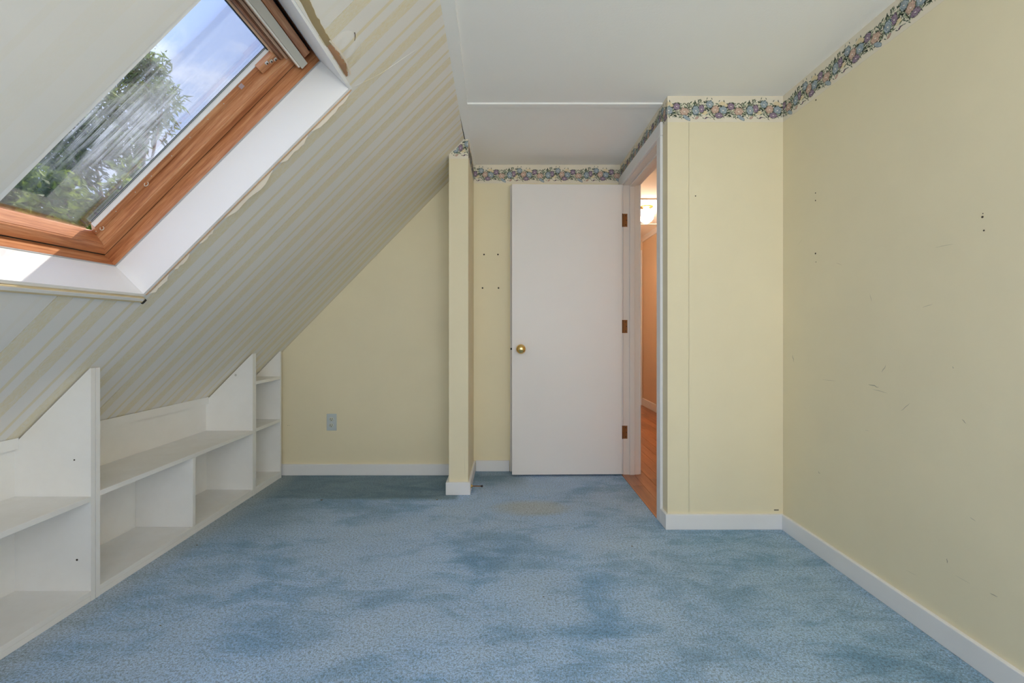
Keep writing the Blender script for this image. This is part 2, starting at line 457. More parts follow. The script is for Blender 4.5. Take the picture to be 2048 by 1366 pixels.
bm = bmesh.new(); add_prism(bm, [(-.262, Y_REAR), (-.262, 3.40), (-.2575, 3.40), (-.2575, Y_REAR)], 'z', CEIL - .0135, CEIL - .0121)
link('trim_shadow_gap', fin(bm, 'trim_shadow_gap'), M_dark, bpy.data.objects['trim_slope'])
# ------------------------------------------------------------------ sloping wall (wallpapered boards on a roof slab)
HU0, HU1, HY0, HY1 = .012, 1.072, 1.045, 1.692       # hole for the skylight well
hx0 = -1.315 + .70711 * HU0; hx1 = -1.315 + .70711 * HU1
def slope_slab(name, ys, xs, t0, t1, m, parent=None, hole=True, **k):
    if hole:
        ys = sorted(set([y for y in ys] + [y for y in (HY0, HY1) if ys[0] < y < ys[-1]]))
        xs = sorted(set(list(xs) + [hx0, hx1]))
    ny, nx = len(ys) - 1, len(xs) - 1
    def solid(i, j):
        if i < 0 or j < 0 or i >= ny or j >= nx: return False
        if not hole: return True
        cy = (ys[i] + ys[i + 1]) / 2; cx = (xs[j] + xs[j + 1]) / 2
        return not (HY0 < cy < HY1 and hx0 < cx < hx1)
    bm = bmesh.new(); V = {}
    def vt(i, j, t):
        if (i, j, t) not in V: V[(i, j, t)] = bm.verts.new(sp(xs[j], ys[i], t))
        return V[(i, j, t)]
    for i in range(ny):
        for j in range(nx):
            if not solid(i, j): continue
            q = [(i, j), (i + 1, j), (i + 1, j + 1), (i, j + 1)]
            bm.faces.new([vt(a, b_, t0) for a, b_ in q]); bm.faces.new([vt(a, b_, t1) for a, b_ in reversed(q)])
            for (a, b_), (di, dj) in (((0, 3), (0, 0)),):
                pass
            nb = [((i - 1, j), (i, j), (i, j + 1)), ((i + 1, j), (i + 1, j), (i + 1, j + 1)),
                  ((i, j - 1), (i, j), (i + 1, j)), ((i, j + 1), (i, j + 1), (i + 1, j + 1))]
            for (ni, nj), p0, p1 in nb:
                if not solid(ni, nj):
                    bm.faces.new([vt(*p0, t0), vt(*p1, t0), vt(*p1, t1), vt(*p0, t1)])
    return link(name, fin(bm, name), m, parent, **k)
xs_all = [-1.92, -1.56, -1.1, -.8, -.5, -.30, -.21]
wl = slope_slab('wall_left', [Y_REAR - .05, .5, 1.0, 1.5, 2.0, 2.5, 3.0, 3.55], [-2.2] + xs_all[1:-1] + [-.14], .0125, .24, M_back, kind='structure',
                label='sloping attic wall papered in grey and pale yellow stripes')
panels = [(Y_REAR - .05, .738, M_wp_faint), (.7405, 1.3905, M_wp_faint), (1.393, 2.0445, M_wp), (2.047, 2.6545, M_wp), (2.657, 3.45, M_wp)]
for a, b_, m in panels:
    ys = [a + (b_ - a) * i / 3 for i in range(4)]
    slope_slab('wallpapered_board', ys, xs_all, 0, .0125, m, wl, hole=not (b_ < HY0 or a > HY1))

# ------------------------------------------------------------------ other walls
def wall_poly(name, pts, axis, a, b_, m, **k): return prism(name, pts, axis, a, b_, m, kind='structure', **k)
def holes(parent, name, pts, face_axis, pos, r=.004):
    """small dark nail holes: flat discs let into a wall face"""
    for p in pts:
        if face_axis == 'y': M_ = Matrix.Translation((p[0], pos, p[1])) @ Matrix.Rotation(R(90), 4, 'X')
        else: M_ = Matrix.Translation((pos, p[0], p[1])) @ Matrix.Rotation(R(90), 4, 'Y')
        rr = p[2] if len(p) > 2 else r
        lathe(name, [(0, -.0008), (rr, -.0008), (rr, .0008), (0, .0008)], M_, M_hole, parent, seg=8)

w1 = wall_poly('wall_back_left', [(-2.0, 0), (-.3, 0), (-.3, slope_z(-.3, Y_BL) + .02), (-2.0, slope_z(-2.0, Y_BL) + .02)], 'y', Y_BL, Y_BL + .12, M_yel, label='yellow alcove back wall under the slope')
w2 = box('wall_back_right', -.30, XD2, Y_BR, Y_BR + .12, 0, CEIL + .05, M_yel2, kind='structure', label='yellow back wall behind the open door')
wpart = wall_poly('wall_partition', [(PX0, 0), (PX1, 0), (PX1, CEIL + .004), (-.2495 - .0, CEIL + .004), (PX0, slope_z(PX0, PY) + .004)], 'y', PY, Y_BR + .01, M_yel, label='narrow yellow partition end beside the open door')
holes(w2, 'nail_hole', [(-.163, 1.57, .006), (-.062, 1.57, .006), (-.174, 1.327, .006), (-.058, 1.327, .006)], 'y', Y_BR)
wret = box('wall_return', XD2 - .001, XR + .3, Y_RET, Y_RET + .11, 0, CEIL + .05, M_yel, kind='structure', label='short yellow wall right of the doorway')
OPEN0, OPEN1, OPENZ = 2.548, 3.325, 2.044
bm = bmesh.new()
add_box(bm, XD, XD2, Y_RET, OPEN0 - .018, 0, CEIL + .05)
add_box(bm, XD, XD2, OPEN1 + .018, Y_BR + .12, 0, CEIL + .05)
add_box(bm, XD, XD2, OPEN0 - .018, OPEN1 + .018, OPENZ + .018, CEIL + .05)
wdoor = link('wall_doorway', fin(bm, 'wall_doorway'), M_yel, kind='structure', label='yellow wall holding the doorway')
wr = box('wall_right', XR, XR + .12, Y_REAR - .1, Y_RET + .05, 0, CEIL + .05, M_yel, kind='structure', label='long yellow right wall with faint scuffs')
box('wall_knee', XKNEE - .08, XKNEE, Y_REAR, Y_BL + .05, 0, .60, M_white, kind='structure', label='low white knee wall behind the bookcases')
# rear gable wall with its window, behind the viewer
bm = bmesh.new()
gx0, gx1, gz0, gz1 = -.62, 1.12, .62, 2.02
for a in ((-2.0, gx0, 0, CEIL + .05), (gx1, XR + .12, 0, CEIL + .05), (gx0, gx1, 0, gz0), (gx0, gx1, gz1, CEIL + .05)):
    add_box(bm, a[0], a[1], Y_REAR - .12, Y_REAR, a[2], a[3])
link('wall_rear', fin(bm, 'wall_rear'), M_yel, kind='structure', label='gable wall behind the viewer')
gw = box('window_2', gx0 - .06, gx1 + .06, Y_REAR, Y_REAR + .015, gz0 - .07, gz0, M_white, kind='structure', label='white gable window behind the viewer')
for a in ((gx0 - .06, gx0, gz0, gz1 + .06), (gx1, gx1 + .06, gz0, gz1 + .06), (gx0, gx1, gz1, gz1 + .06)):
    box('window_casing', a[0], a[1], Y_REAR, Y_REAR + .015, a[2], a[3], M_white, gw)
for a in ((gx0, gx0 + .05, gz0, gz1), (gx1 - .05, gx1, gz0, gz1), (gx0 + .05, gx1 - .05, gz0, gz0 + .05), (gx0 + .05, gx1 - .05, gz1 - .05, gz1), (.225, .275, gz0 + .05, gz1 - .05)):
    box('window_frame', a[0], a[1], Y_REAR - .09, Y_REAR - .05, a[2], a[3], M_white, gw)
box('window_pane', gx0 + .04, gx1 - .04, Y_REAR - .074, Y_REAR - .069, gz0 + .04, gz1 - .04, M_clear, gw)

# ------------------------------------------------------------------ baseboards
BH = .078; BT = .014
def board(name, x0, x1, y0, y1, **k):
    return box(name, x0, x1, y0, y1, 0, BH, M_white, kind='structure', bev=.003, **k)
board('baseboard_alcove', -1.592, PX0 - .018, Y_BL - BT, Y_BL + .003, label='white baseboard along the alcove back wall')
board('baseboard_back', PX1 + BT + .002, .022, Y_BR - BT, Y_BR + .003, label='white baseboard behind the door')
bm = bmesh.new()
o_ = .018
add_box(bm, PX0 - o_, PX1 + BT, PY - o_, PY + .002, 0, BH, .003)
add_box(bm, PX0 - o_, PX0 + .002, PY, Y_BL - BT - .001, 0, BH, .003)
add_box(bm, PX1 - .002, PX1 + BT, PY, Y_BR - BT - .001, 0, BH, .003)
link('baseboard_partition', fin(bm, 'baseboard_partition'), M_white, kind='structure', label='white baseboard wrapped round the partition end')
board('baseboard_return', XD - BT, XR - .0005, Y_RET - BT, Y_RET + .003, label='white baseboard under the short return wall')
board('baseboard_doorway', XD - BT, XD + .003, Y_RET - .001, OPEN0 - .062, label='short white baseboard beside the door casing')
board('baseboard_right', XR - BT, XR + .003, Y_REAR, Y_RET - BT - .0005, label='long white baseboard along the right wall')

# ------------------------------------------------------------------ doorway, jambs and casings
d1 = box('door_1', XD - .001, XD2 + .001, OPEN1, OPEN1 + .018, 0, OPENZ, M_jamb, kind='structure', label='white door frame with open flush door and brass hinges')
box('side_jamb', XD - .001, XD2 + .001, OPEN0 - .018, OPEN0, 0, OPENZ, M_jamb, d1)
box('head_jamb', XD - .001, XD2 + .001, OPEN0 - .018, OPEN1 + .018, OPENZ, OPENZ + .018, M_jamb, d1)
sx0, sx1 = XD + .043, XD + .078
box('door_stop_strip', sx0, sx1, OPEN1 - .012, OPEN1, 0, OPENZ, M_jamb, d1, bev=.002)
box('door_stop_strip', sx0, sx1, OPEN0, OPEN0 + .012, 0, OPENZ, M_jamb, d1, bev=.002)
box('door_stop_strip', sx0, sx1, OPEN0 + .012, OPEN1 - .012, OPENZ - .012, OPENZ, M_jamb, d1, bev=.002)
cw = .062; ct = .015
def casing(nm, x0, x1, y0, y1, z0, z1): box(nm, x0, x1, y0, y1, z0, z1, M_white, d1, bev=.003)
casing('door_casing', XD - ct, XD - .0002, OPEN0 - .004 - cw, OPEN0 - .004, 0, OPENZ + .004)
casing('door_casing', XD - ct, XD - .0002, OPEN1 + .004, OPEN1 + .004 + cw, 0, OPENZ + .004)
casing('head_casing', XD - ct, XD - .0002, OPEN0 - .004 - cw, OPEN1 + .004 + cw + .015, OPENZ + .0045, OPENZ + .076)
casing('door_casing', XD2 + .0002, XD2 + ct, OPEN0 - .004 - cw + .02, OPEN0 - .004, 0, OPENZ + .004)
casing('door_casing', XD2 + .0002, XD2 + ct, OPEN1 + .004, OPEN1 + .004 + cw, 0, OPENZ + .004)
casing('head_casing', XD2 + .0002, XD2 + ct, OPEN0 - .004 - cw + .02, OPEN1 + .004 + cw, OPENZ + .0045, OPENZ + .07)
box('threshold', XD - .014, XD - .004, OPEN0 + .002, OPEN1 - .002, -.004, .003, M_planks[3], d1, bev=.002)

# the open leaf: hinged at the far jamb, swung 91 degrees into the room
HINGE = Vector((XD - .018, OPEN1 - .002, 0))
DA = R(1.1)
def dl(x, y, z):
    """door leaf axes: x from hinge edge to free edge (towards -X), y from front face back"""
    dx = -x * math.cos(DA) + y * math.sin(DA) * 0; dy = -x * math.sin(DA)
    return (HINGE.x + dx - y * math.sin(DA) * 0, HINGE.y - .035 + dy + y, z)
leaf = box('door_leaf', 0, .770, 0, .035, .014, 2.038, M_door, d1, bev=.0015, fn=dl)
kx, kz = .708, .890
kpos = Vector(dl(kx, 0, kz))
Mk = Matrix.Translation(kpos) @ Matrix.Rotation(R(90), 4, 'X')
lathe('door_knob', [(0, .062), (.010, .0615), (.022, .058), (.030, .050), (.0325, .042), (.031, .034), (.024, .027), (.013, .022), (.011, .014), (.013, .007), (.030, .006), (.033, .003), (.033, .0003)], Mk, M_brass, leaf, seg=32, label='round polished brass knob')
bm = bmesh.new(); add_box(bm, .7702, .780, .012, .024, kz - .007, kz + .007, .001, dl)
link('latch_bolt', fin(bm, 'latch_bolt'), M_hole, leaf)
for hz in (1.797, 1.047, .300):
    hx = XD - .012
    h = box('hinge', hx + .010, hx + .040, OPEN1 - .0022, OPEN1 - .0002, hz - .046, hz + .046, M_oldbrass, d1, bev=.0008, label='aged brass butt hinge')
    bm = bmesh.new()
    add_tube(bm, [(hx + .004, OPEN1 - .004, hz - .046), (hx + .004, OPEN1 - .004, hz + .046)], .0048, 10)
    link('hinge_knuckle', fin(bm, 'hinge_knuckle', True), M_oldbrass, h)
    for dz in (-.032, 0, .032):
        lathe('hinge_screw', [(0, 0), (.0038, 0), (.0038, .001), (0, .0014)], Matrix.Translation((hx + .028 + (.006 if dz == 0 else 0), OPEN1 - .0022, hz + dz)) @ Matrix.Rotation(R(90), 4, 'X'), M_hole, h, seg=8)

# closet doorway hidden behind the open leaf: its casing shows past the free edge
d2 = box('door_2', .088, .70, Y_BR - .008, Y_BR - .001, .006, 2.0, M_door, kind='structure', label='white closet door hidden behind the open door')
box('door_casing', .026, .086, Y_BR - .016, Y_BR - .0005, 0, 2.064, M_jamb, d2, bev=.002)
box('door_casing', .702, .762, Y_BR - .016, Y_BR - .0005, 0, 2.064, M_jamb, d2, bev=.002)
box('head_casing', .087, .701, Y_BR - .016, Y_BR - .0005, 2.004, 2.064, M_jamb, d2, bev=.002)

# ------------------------------------------------------------------ skylight (window_1)
def wbox(name, u0, u1, y0, y1, t0, t1, m, parent, bev=0, **k):
    return box(name, u0, u1, y0, y1, t0, t1, m, parent, bev=bev, fn=lambda u, y, t: wp(u, y, t), **k)
def lin(bm, a): pass
sky_win = wbox('window_1', .024, 1.06, HY1 - .012, HY1, -.002, .14, M_lining, None, kind='structure', label='sloping roof window in a deep white lined well with orange pine frame')
wbox('well_lining', .024, 1.06, HY0, HY0 + .012, -.002, .14, M_lining, sky_win)
wbox('well_lining', HU0, .0235, HY0, HY1, -.002, .14, M_lining, sky_win)
wbox('well_lining', 1.0605, HU1, HY0, HY1, -.002, .14, M_lining, sky_win)
IY0, IY1, IU0, IU1 = HY0 + .0125, HY1 - .0125, .0240, 1.0600
# caulk line between lining and frame
bm = bmesh.new()
for a in ((IU0, IU1, IY1 - .002, IY1 + .001), (IU0, IU1, IY0 - .001, IY0 + .002)):
    add_box(bm, a[0], a[1], a[2], a[3], .136, .1405, fn=lambda u, y, t: wp(u, y, t))
for a in ((IU0 - .001, IU0 + .002), (IU1 - .002, IU1 + .001)):
    add_box(bm, a[0], a[1], IY0, IY1, .136, .1405, fn=lambda u, y, t: wp(u, y, t))
link('caulk_line', fin(bm, 'caulk_line'), plain('grey_caulk', (.45, .46, .47), .7), sky_win)
# fixed outer frame
wbox('outer_frame_side', HU0, HU1, IY1, HY1 + .02, .1405, .246, M_pine_u, sky_win)
wbox('outer_frame_side', HU0, HU1, HY0 - .02, IY0, .1405, .246, M_pine_u, sky_win)
wbox('outer_frame_bottom', HU0 - .02, IU0, IY0, IY1, .1405, .246, M_pine_y, sky_win)
wbox('outer_frame_top', IU1, HU1 + .02, IY0, IY1, .1405, .246, M_pine_dk, sky_win)
# dark gap gasket round the sash
G = .006
SY0, SY1, SU0, SU1 = IY0 + G, IY1 - G, IU0 + G, IU1 - G - .004
bm = bmesh.new(); W_ = lambda u, y, t: wp(u, y, t)
add_box(bm, IU0, IU1, SY1 - .006, IY1, .1925, .235, fn=W_); add_box(bm, IU0, IU1, IY0, SY0 + .006, .1925, .235, fn=W_)
add_box(bm, IU0, SU0 + .006, SY0, SY1, .1925, .235, fn=W_); add_box(bm, SU1 - .006, IU1, SY0, SY1, .1925, .235, fn=W_)
link('gap_seal', fin(bm, 'gap_seal'), M_dark, sky_win)
# sash rails: stepped profiles swept along each side
def rail(name, prof, side, m, parent=sky_win):
    """prof: (distance in from the sash edge, t); swept with mitred ends"""
    bm = bmesh.new(); A, B = [], []
    for d, t in prof:
        if side == 'right': a, b2 = wp(SU0 + d, SY1 - d, t), wp(SU1 - d * TOPK, SY1 - d, t)
        if side == 'left': a, b2 = wp(SU0 + d, SY0 + d, t), wp(SU1 - d * TOPK, SY0 + d, t)
        if side == 'bottom': a, b2 = wp(SU0 + d, SY0 + d, t), wp(SU0 + d, SY1 - d, t)
        if side == 'top': a, b2 = wp(SU1 - d * TOPK, SY0 + d, t), wp(SU1 - d * TOPK, SY1 - d, t)
        A.append(bm.verts.new(a)); B.append(bm.verts.new(b2))
    n = len(prof)
    for i in range(n): bm.faces.new([A[i], A[(i + 1) % n], B[(i + 1) % n], B[i]])
    bm.faces.new(A); bm.faces.new(list(reversed(B)))
    return link(name, fin(bm, name), m, parent)
TOPK = 1.0
band = [(0, .190), (.036, .190), (.0385, .194), (.0385, .2), (.040, .2)]
back = [(.040, .245), (0, .245)]
side_prof = [(0, .190), (.034, .190), (.0355, .1915), (.0365, .1945), (.038, .1945), (.045, .222), (.0465, .227), (.0505, .227), (.052, .2215), (.077, .222), (.079, .226), (.079, .2425), (0, .2425)]
rail('sash_side', side_prof, 'right', M_pine_u)
rail('sash_side', side_prof, 'left', M_pine_u)
bot_prof = [(0, .190), (.036, .190), (.038, .1915), (.039, .1945), (.041, .1955), (.053, .237), (.053, .2425), (0, .2425)]
rail('sash_bottom', bot_prof, 'bottom', M_pine_y)
# white gasket beads beside the glass (right, left)
for s_ in ('right', 'left'):
    rail('glazing_gasket', [(.079, .2228), (.0815, .2232), (.0845, .2375), (.079, .2385)], s_, M_gasket_w)
    rail('glazing_seal', [(.0853, .2365), (.0872, .2370), (.0872, .2380), (.0853, .2384)], s_, M_seal)
    rail('glazing_spacer', [(.0874, .2372), (.0890, .2372), (.0890, .2382), (.0874, .2384)], s_, M_gasket)
    rail('glazing_seal', [(.0892, .2370), (.0912, .2372), (.0912, .2384), (.0892, .2384)], s_, M_seal)
for s_ in ('right', 'left'):
    rail('sash_groove', [(.0462, .2262), (.0508, .2262), (.0508, .2268), (.0462, .2268)], s_, M_groove)
# square filler where the top sash rail is deeper
TG = .948                        # upper end of the glass
def trail(name, ua, ub, t0, t1, m, y0=SY0 + .004, y1=SY1 - .004, bev=.0015):
    return wbox(name, ua, ub, y0, y1, t0, t1, m, sky_win, bev=bev)
trail('top_rail_base', TG + .008, SU1, .207, .2425, M_pine_dk, SY0 + .04, SY1 - .04)
trail('top_rail_base', .985, SU1, .190, .207, M_pine_dk, SY0 + .002, SY1 - .002)
trail('top_rail_bead', TG + .002, TG + .010, .212, .2384, M_pine_lt, SY0 + .05, SY1 - .052)
trail('top_rail_bead', TG + .0105, TG + .019, .197, .2068, M_pine_dk, SY0 + .05, SY1 - .050)
trail('top_rail_bead', TG + .0195, TG + .024, .200, .2068, M_pine_dk, SY0 + .045, SY1 - .045)
trail('top_rail_bead', TG + .0245, TG + .0345, .193, .2068, M_pine_lt, SY0 + .04, SY1 - .040)
trail('vent_flap', TG + .035, TG + .072, .168, .1898, M_pine_dk, SY0 + .012, SY1 - .016, .002)
trail('vent_flap_lip', TG + .035, TG + .0395, .163, .168, M_pine_lt, SY0 + .012, SY1 - .016, .001)
trail('seal_strip', TG - .002, TG + .0018, .230, .2384, M_seal, SY0 + .08, SY1 - .08, 0)
# operating bar
bar = wbox('control_bar', .990, 1.018, 1.085, 1.650, .143, .153, M_bar, sky_win, bev=.002, label='flat ventilation bar papered over in grey-beige')
wbox('bar_edge', .984, .9895, 1.085, 1.640, .147, .156, M_paper, bar, bev=.001)
for yb in (1.15, 1.60):
    wbox('bar_bracket', .996, 1.012, yb - .012, yb + .012, .153, .1895, M_pine_dk, bar)
wbox('upper_filler', 1.022, SU1, SY0 + .01, SY1 - .03, .160, .1898, M_pine_y, sky_win, bev=.002)
# pane
wbox('glass_pane', SU0 + .050, TG + .006, SY0 + .079, SY1 - .079, .2386, .2424, M_glass, sky_win)
# latch plates near the upper corner of the right sash
lp = []
for k, (uu, yy) in enumerate(((.915, 1.592), (.930, 1.600), (.945, 1.607))):
    q = wbox('latch_plate', uu - .0065, uu + .0065, yy - .0055, yy + .0055, .1995, .2045, M_steel, sky_win, bev=.0022)
    Mh = Matrix.Translation(wp(uu, yy, .1990)) @ Matrix.Rotation(R(-45), 4, 'Y')
    lathe('latch_hole', [(0, -.0006), (.0028, -.0006), (.0028, .0006), (0, .0006)], Mh, M_hole, q, seg=10)
wbox('latch_block', .880, .953, 1.588, 1.618, .2045, .2230, M_pine_u, sky_win, bev=.001)
wbox('latch_patch', .790, .806, 1.600, 1.618, .2190, .2216, plain('lilac_tape', (.55, .45, .50), .6), sky_win)
# brads in the bead
for uu in [.10 + .088 * i for i in range(9)]:
    lathe('brad', [(0, -.0012), (.0018, -.001), (.0018, .0008)], Matrix.Translation(wp(uu + random.uniform(-.01, .01), SY1 - .064, .2217)) @ Matrix.Rotation(R(-45), 4, 'Y'), M_steel, sky_win, seg=8)
# small curls of peeling varnish and dead leaf bits in the groove
for uu, ln in ((.115, .013), (.33, .016)):
    bm = bmesh.new(); yy = SY1 - .060
    pts = [wp(uu + ln * math.cos(a * .8) * .5, yy + .006 * math.sin(a * .8), .2195 - .004 * math.sin(a * .5)) for a in range(7)]
    add_tube(bm, pts, .0013, 5)
    link('varnish_curl', fin(bm, 'varnish_curl', True), M_paper, sky_win)
# outside flashing
for a in ((HU0 - .08, HU1 + .08, HY1 + .02, HY1 + .06), (HU0 - .08, HU1 + .08, HY0 - .06, HY0 - .02)):
    wbox('flashing', a[0], a[1], a[2], a[3], .240, .256, M_seal, sky_win)
wbox('flashing', HU0 - .10, HU0 - .021, HY0 - .06, HY1 + .06, .240, .254, M_seal, sky_win)

# torn paper and board edges round the well
edge = wbox('exposed_board_edge', .02, 1.066, HY1 + .0005, HY1 + .0075, -.0035, .002, M_tan, wl, bev=.0015)
def ribbon(name, pts_fn, n, m, parent=wl, w=3, thick=.0008):
    bm = bmesh.new(); rows = [[bm.verts.new(pts_fn(i / n, j / w)) for j in range(w + 1)] for i in range(n + 1)]
    for i in range(n):
        for j in range(w): bm.faces.new([rows[i][j], rows[i + 1][j], rows[i + 1][j + 1], rows[i][j + 1]])
    if thick: bmesh.ops.solidify(bm, geom=list(bm.faces), thickness=thick)
    return link(name, fin(bm, name, not thick), m, parent)
def curl(u0, u1, width, lift, seed, y_base=HY1 + .006, m=M_paper):
    rnd = random.Random(seed); js = [rnd.uniform(.6, 1.15) for _ in range(60)]
    def f(a, b_):
        u = u0 + (u1 - u0) * a
        env = min(1, a * 5 + .15) * min(1, (1 - a) * 4 + .1)
        q = a * 9; i0 = int(q); jj = js[i0] * (1 - q + i0) + js[i0 + 1] * (q - i0)
        wd = 1.0 * width * env * jj
        return wp(u, y_base + .0025 + .35 * wd * b_ ** 2 + lift * .2 * b_, -.0035 - wd * b_)
    return ribbon('curled_paper', f, 30, m)
curl(.03, .13, .010, .006, 1); curl(.155, .235, .009, .004, 2); curl(.285, .36, .007, .003, 3)
curl(.415, .66, .014, .006, 4); curl(.70, .84, .011, .006, 6); curl(.86, 1.055, .010, .005, 5)
lip = wbox('torn_board_lip', -.010, .0105, HY0 - .1, HY1 + .002, -.013, -.0005, M_lip, wl, bev=.0025)
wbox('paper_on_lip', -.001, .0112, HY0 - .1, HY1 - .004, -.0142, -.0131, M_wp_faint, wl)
wbox('lip_end', -.014, .006, HY1 + .0022, HY1 + .011, -.015, -.0008, M_dark, wl, bev=.002)
# loosened paper above the well: tan strip, torn edge and wrinkled bulge
rn = random.Random(11)
jag = [rn.uniform(-.0035, .0035) for _ in range(40)]
ribbon('torn_paper_edge', lambda a, b_: wp(1.074 + b_ * (.013 + .012 * math.sin(a * 2.6) + jag[int(a * 30)]), 1.05 + .40 * a, -.003 - .004 * b_), 30, M_lip)
ribbon('curled_paper', lambda a, b_: wp(1.076 + b_ * (.010 + .010 * math.sin(a * 3.1) + jag[int(a * 24)]), 1.43 + .19 * a, -.003 - .009 * math.sin(b_ * 2.2) * math.sin(a * 3.0)), 24, M_tan)
ribbon('curled_paper', lambda a, b_: wp(1.088 + b_ * .006 + .010 * math.sin(a * 3.1), 1.43 + .19 * a, -.008 - .006 * math.sin(a * 3.0)), 24, M_paper)
def bulge(a, b_):
    u = 1.098 + .085 * b_ * (1 - .35 * (2 * a - 1) ** 2); y = 1.44 + .17 * a
    h = max(0, math.sin(math.pi * a)) ** .8 * max(0, math.sin(math.pi * b_)) ** .8
    wr_ = .0018 * math.sin(a * 23 + b_ * 6) * math.sin(math.pi * a) * (1 - b_)
    return wp(u, y, -.0005 - .0055 * h + wr_)
ribbon('wallpaper_bulge', bulge, 28, M_wp, w=16, thick=0)
bm = bmesh.new(); add_tube(bm, [wp(1.175 - .001 * i * i * .35, 1.49 + .0045 * i, -.0045) for i in range(7)], .0016, 5, .0006)
link('paper_tear', fin(bm, 'paper_tear', True), M_back, wl)
# faint crease across the far upper board
bm = bmesh.new(); cr_pts = []
for i in range(13):
    a = i / 12; cr_pts.append(wp(1.085 + .31 * a, 1.70 + .14 * a + .01 * math.sin(a * 5), -.0002 + .0088 * 0))
def snap(p): return Vector((p.x, p.y, slope_z(p.x, p.y))) - N * .0006
add_tube(bm, [snap(p) for p in cr_pts], .0007, 4)
link('paper_crease', fin(bm, 'paper_crease', True), M_wp, wl)

# ------------------------------------------------------------------ floral wallpaper border
BORDER_H = .134
M_bord = painted('border_paper', (.80, .735, .615), .02, .7, 200, .06)
PM = [plain('print_dark_green', (.115, .155, .11), .7), plain('print_sage', (.36, .43, .29), .7), plain('print_plum', (.36, .27, .37), .7),
      plain('print_dark_plum', (.15, .09, .15), .7), plain('print_peach', (.68, .50, .40), .7), plain('print_rust', (.42, .26, .22), .7),
      plain('print_blue', (.42, .49, .54), .7), plain('print_slate', (.14, .20, .25), .7), plain('print_cream', (.85, .80, .72), .7),
      plain('print_gold', (.76, .64, .42), .7)]
DG, SG, PL, DP, PE, RU, BL, SL, CR, GO = range(10)
PER = 1588.0; SCL = 1 / 5706.0
def motif():
    rnd = random.Random(5); L = []
    def blob(cx, cy, rx, ry, mat, n=14, wob=.0, ang=0, lay=0, lobes=5):
        p = []; ph = rnd.uniform(0, 6)
        for i in range(n):
            a = 2 * math.pi * i / n; r = 1 + wob * math.sin(lobes * a + ph)
            x_, y_ = rx * r * math.cos(a), ry * r * math.sin(a)
            p.append((cx + x_ * math.cos(ang) - y_ * math.sin(ang), cy + x_ * math.sin(ang) + y_ * math.cos(ang)))
        L.append((lay, mat, p))
    def leafp(cx, cy, ln, wd, ang, mat, lay):
        c, s = math.cos(ang), math.sin(ang)
        pts = [(-ln, 0), (-ln * .2, -wd), (ln, 0), (-ln * .1, wd)]
        L.append((lay, mat, [(cx + a * c - b_ * s, cy + a * s + b_ * c) for a, b_ in pts]))
    def env(x_):  # upper and lower edge of the garland
        return 400 - 105 * max(0, math.sin((x_ - 850) / PER * 2 * math.pi)) - 30, 770 + 25 * math.sin((x_ - 500) / PER * 4 * math.pi)
    for i in range(330):
        x_ = 400 + rnd.random() * PER; a, b_ = env(x_)
        y_ = a + (b_ - a) * rnd.random()
        leafp(x_, y_, rnd.uniform(34, 68), rnd.uniform(9, 19), rnd.uniform(0, math.pi), DG if rnd.random() < .55 else SG, 0)
    for x_, y_ in ((310, 300), (1405, 225), (1545, 235), (1905, 320), (1150, 280), (1760, 300)):
        leafp(x_, y_, 42, 13, rnd.uniform(.6, 2.2), DG, 0)
    for x_, y_ in ((420, 755), (510, 750), (650, 800), (1000, 795), (1240, 735), (1610, 830), (1890, 770), (1300, 800), (1440, 780)):
        leafp(x_, y_, 52, 12, rnd.uniform(-.5, 1.2), DG, 0)
    def rose(cx, cy, rx, ry, base, dark, lobes=6):
        blob(cx, cy, rx * 1.05, ry * 1.05, dark, 22, .08, lay=1, lobes=lobes)
        blob(cx, cy, rx * .88, ry * .88, base, 22, .12, lay=2, lobes=lobes)
        for k in range(13):
            a = 2 * math.pi * k / 13 + rnd.uniform(-.2, .2); r = rnd.uniform(.45, .8)
            leafp(cx + rx * r * math.cos(a), cy + ry * r * math.sin(a), rx * .30, ry * .055, a + math.pi / 2 + rnd.uniform(-.5, .5), dark, 3)
            leafp(cx + rx * 1.0 * math.cos(a + .2), cy + ry * 1.0 * math.sin(a + .2), 30, 9, a + rnd.uniform(-.7, .7), DG if k % 3 else SG, 3)
        for k in range(5):
            a = 2 * math.pi * k / 5 + .5
            leafp(cx + rx * .30 * math.cos(a), cy + ry * .30 * math.sin(a), rx * .18, ry * .06, a + math.pi / 2, dark, 3)
        blob(cx, cy + ry * .1, rx * .24, ry * .11, CR, 8, 0, .3, lay=4)
    blob(1850, 370, 95, 55, GO, 14, .15, lay=1); blob(1330, 640, 90, 60, GO, 14, .15, lay=1); blob(1960, 430, 50, 45, GO, 12, .15, lay=1)
    rose(740, 605, 138, 108, PE, RU); rose(1640, 550, 115, 120, PE, RU)
    rose(515, 455, 105, 105, PL, DP, 5); rose(1240, 530, 85, 125, PL, DP, 5)
    rose(1075, 575, 105, 140, BL, SL); rose(1480, 395, 108, 112, BL, SL); rose(1870, 570, 118, 120, BL, SL)
    rose(1750, 715, 122, 90, PL, DP, 5)
    blob(805, 790, 135, 52, SL, 14, .06, .62, 1); blob(805, 790, 122, 42, BL, 14, .06, .62, 2)
    for k in (-1, 0, 1): leafp(805 + 14 * k, 790 - 18 * k, 90, 3.5, .62, SL, 3)
    blob(1105, 790, 62, 34, RU, 10, .25, -.6, 1); blob(1375, 795, 55, 20, DP, 10, .25, -.5, 1)
    blob(1105, 790, 40, 14, PE, 10, .25, -.6, 2)
    for cx, cy in ((430, 640), (600, 400), (900, 450), (930, 700), (1380, 470), (1180, 690)):
        for k in range(7): leafp(cx + rnd.uniform(-50, 50), cy + rnd.uniform(-45, 45), 40, 11, rnd.uniform(0, 3.1), SG if k % 2 else DG, 1)
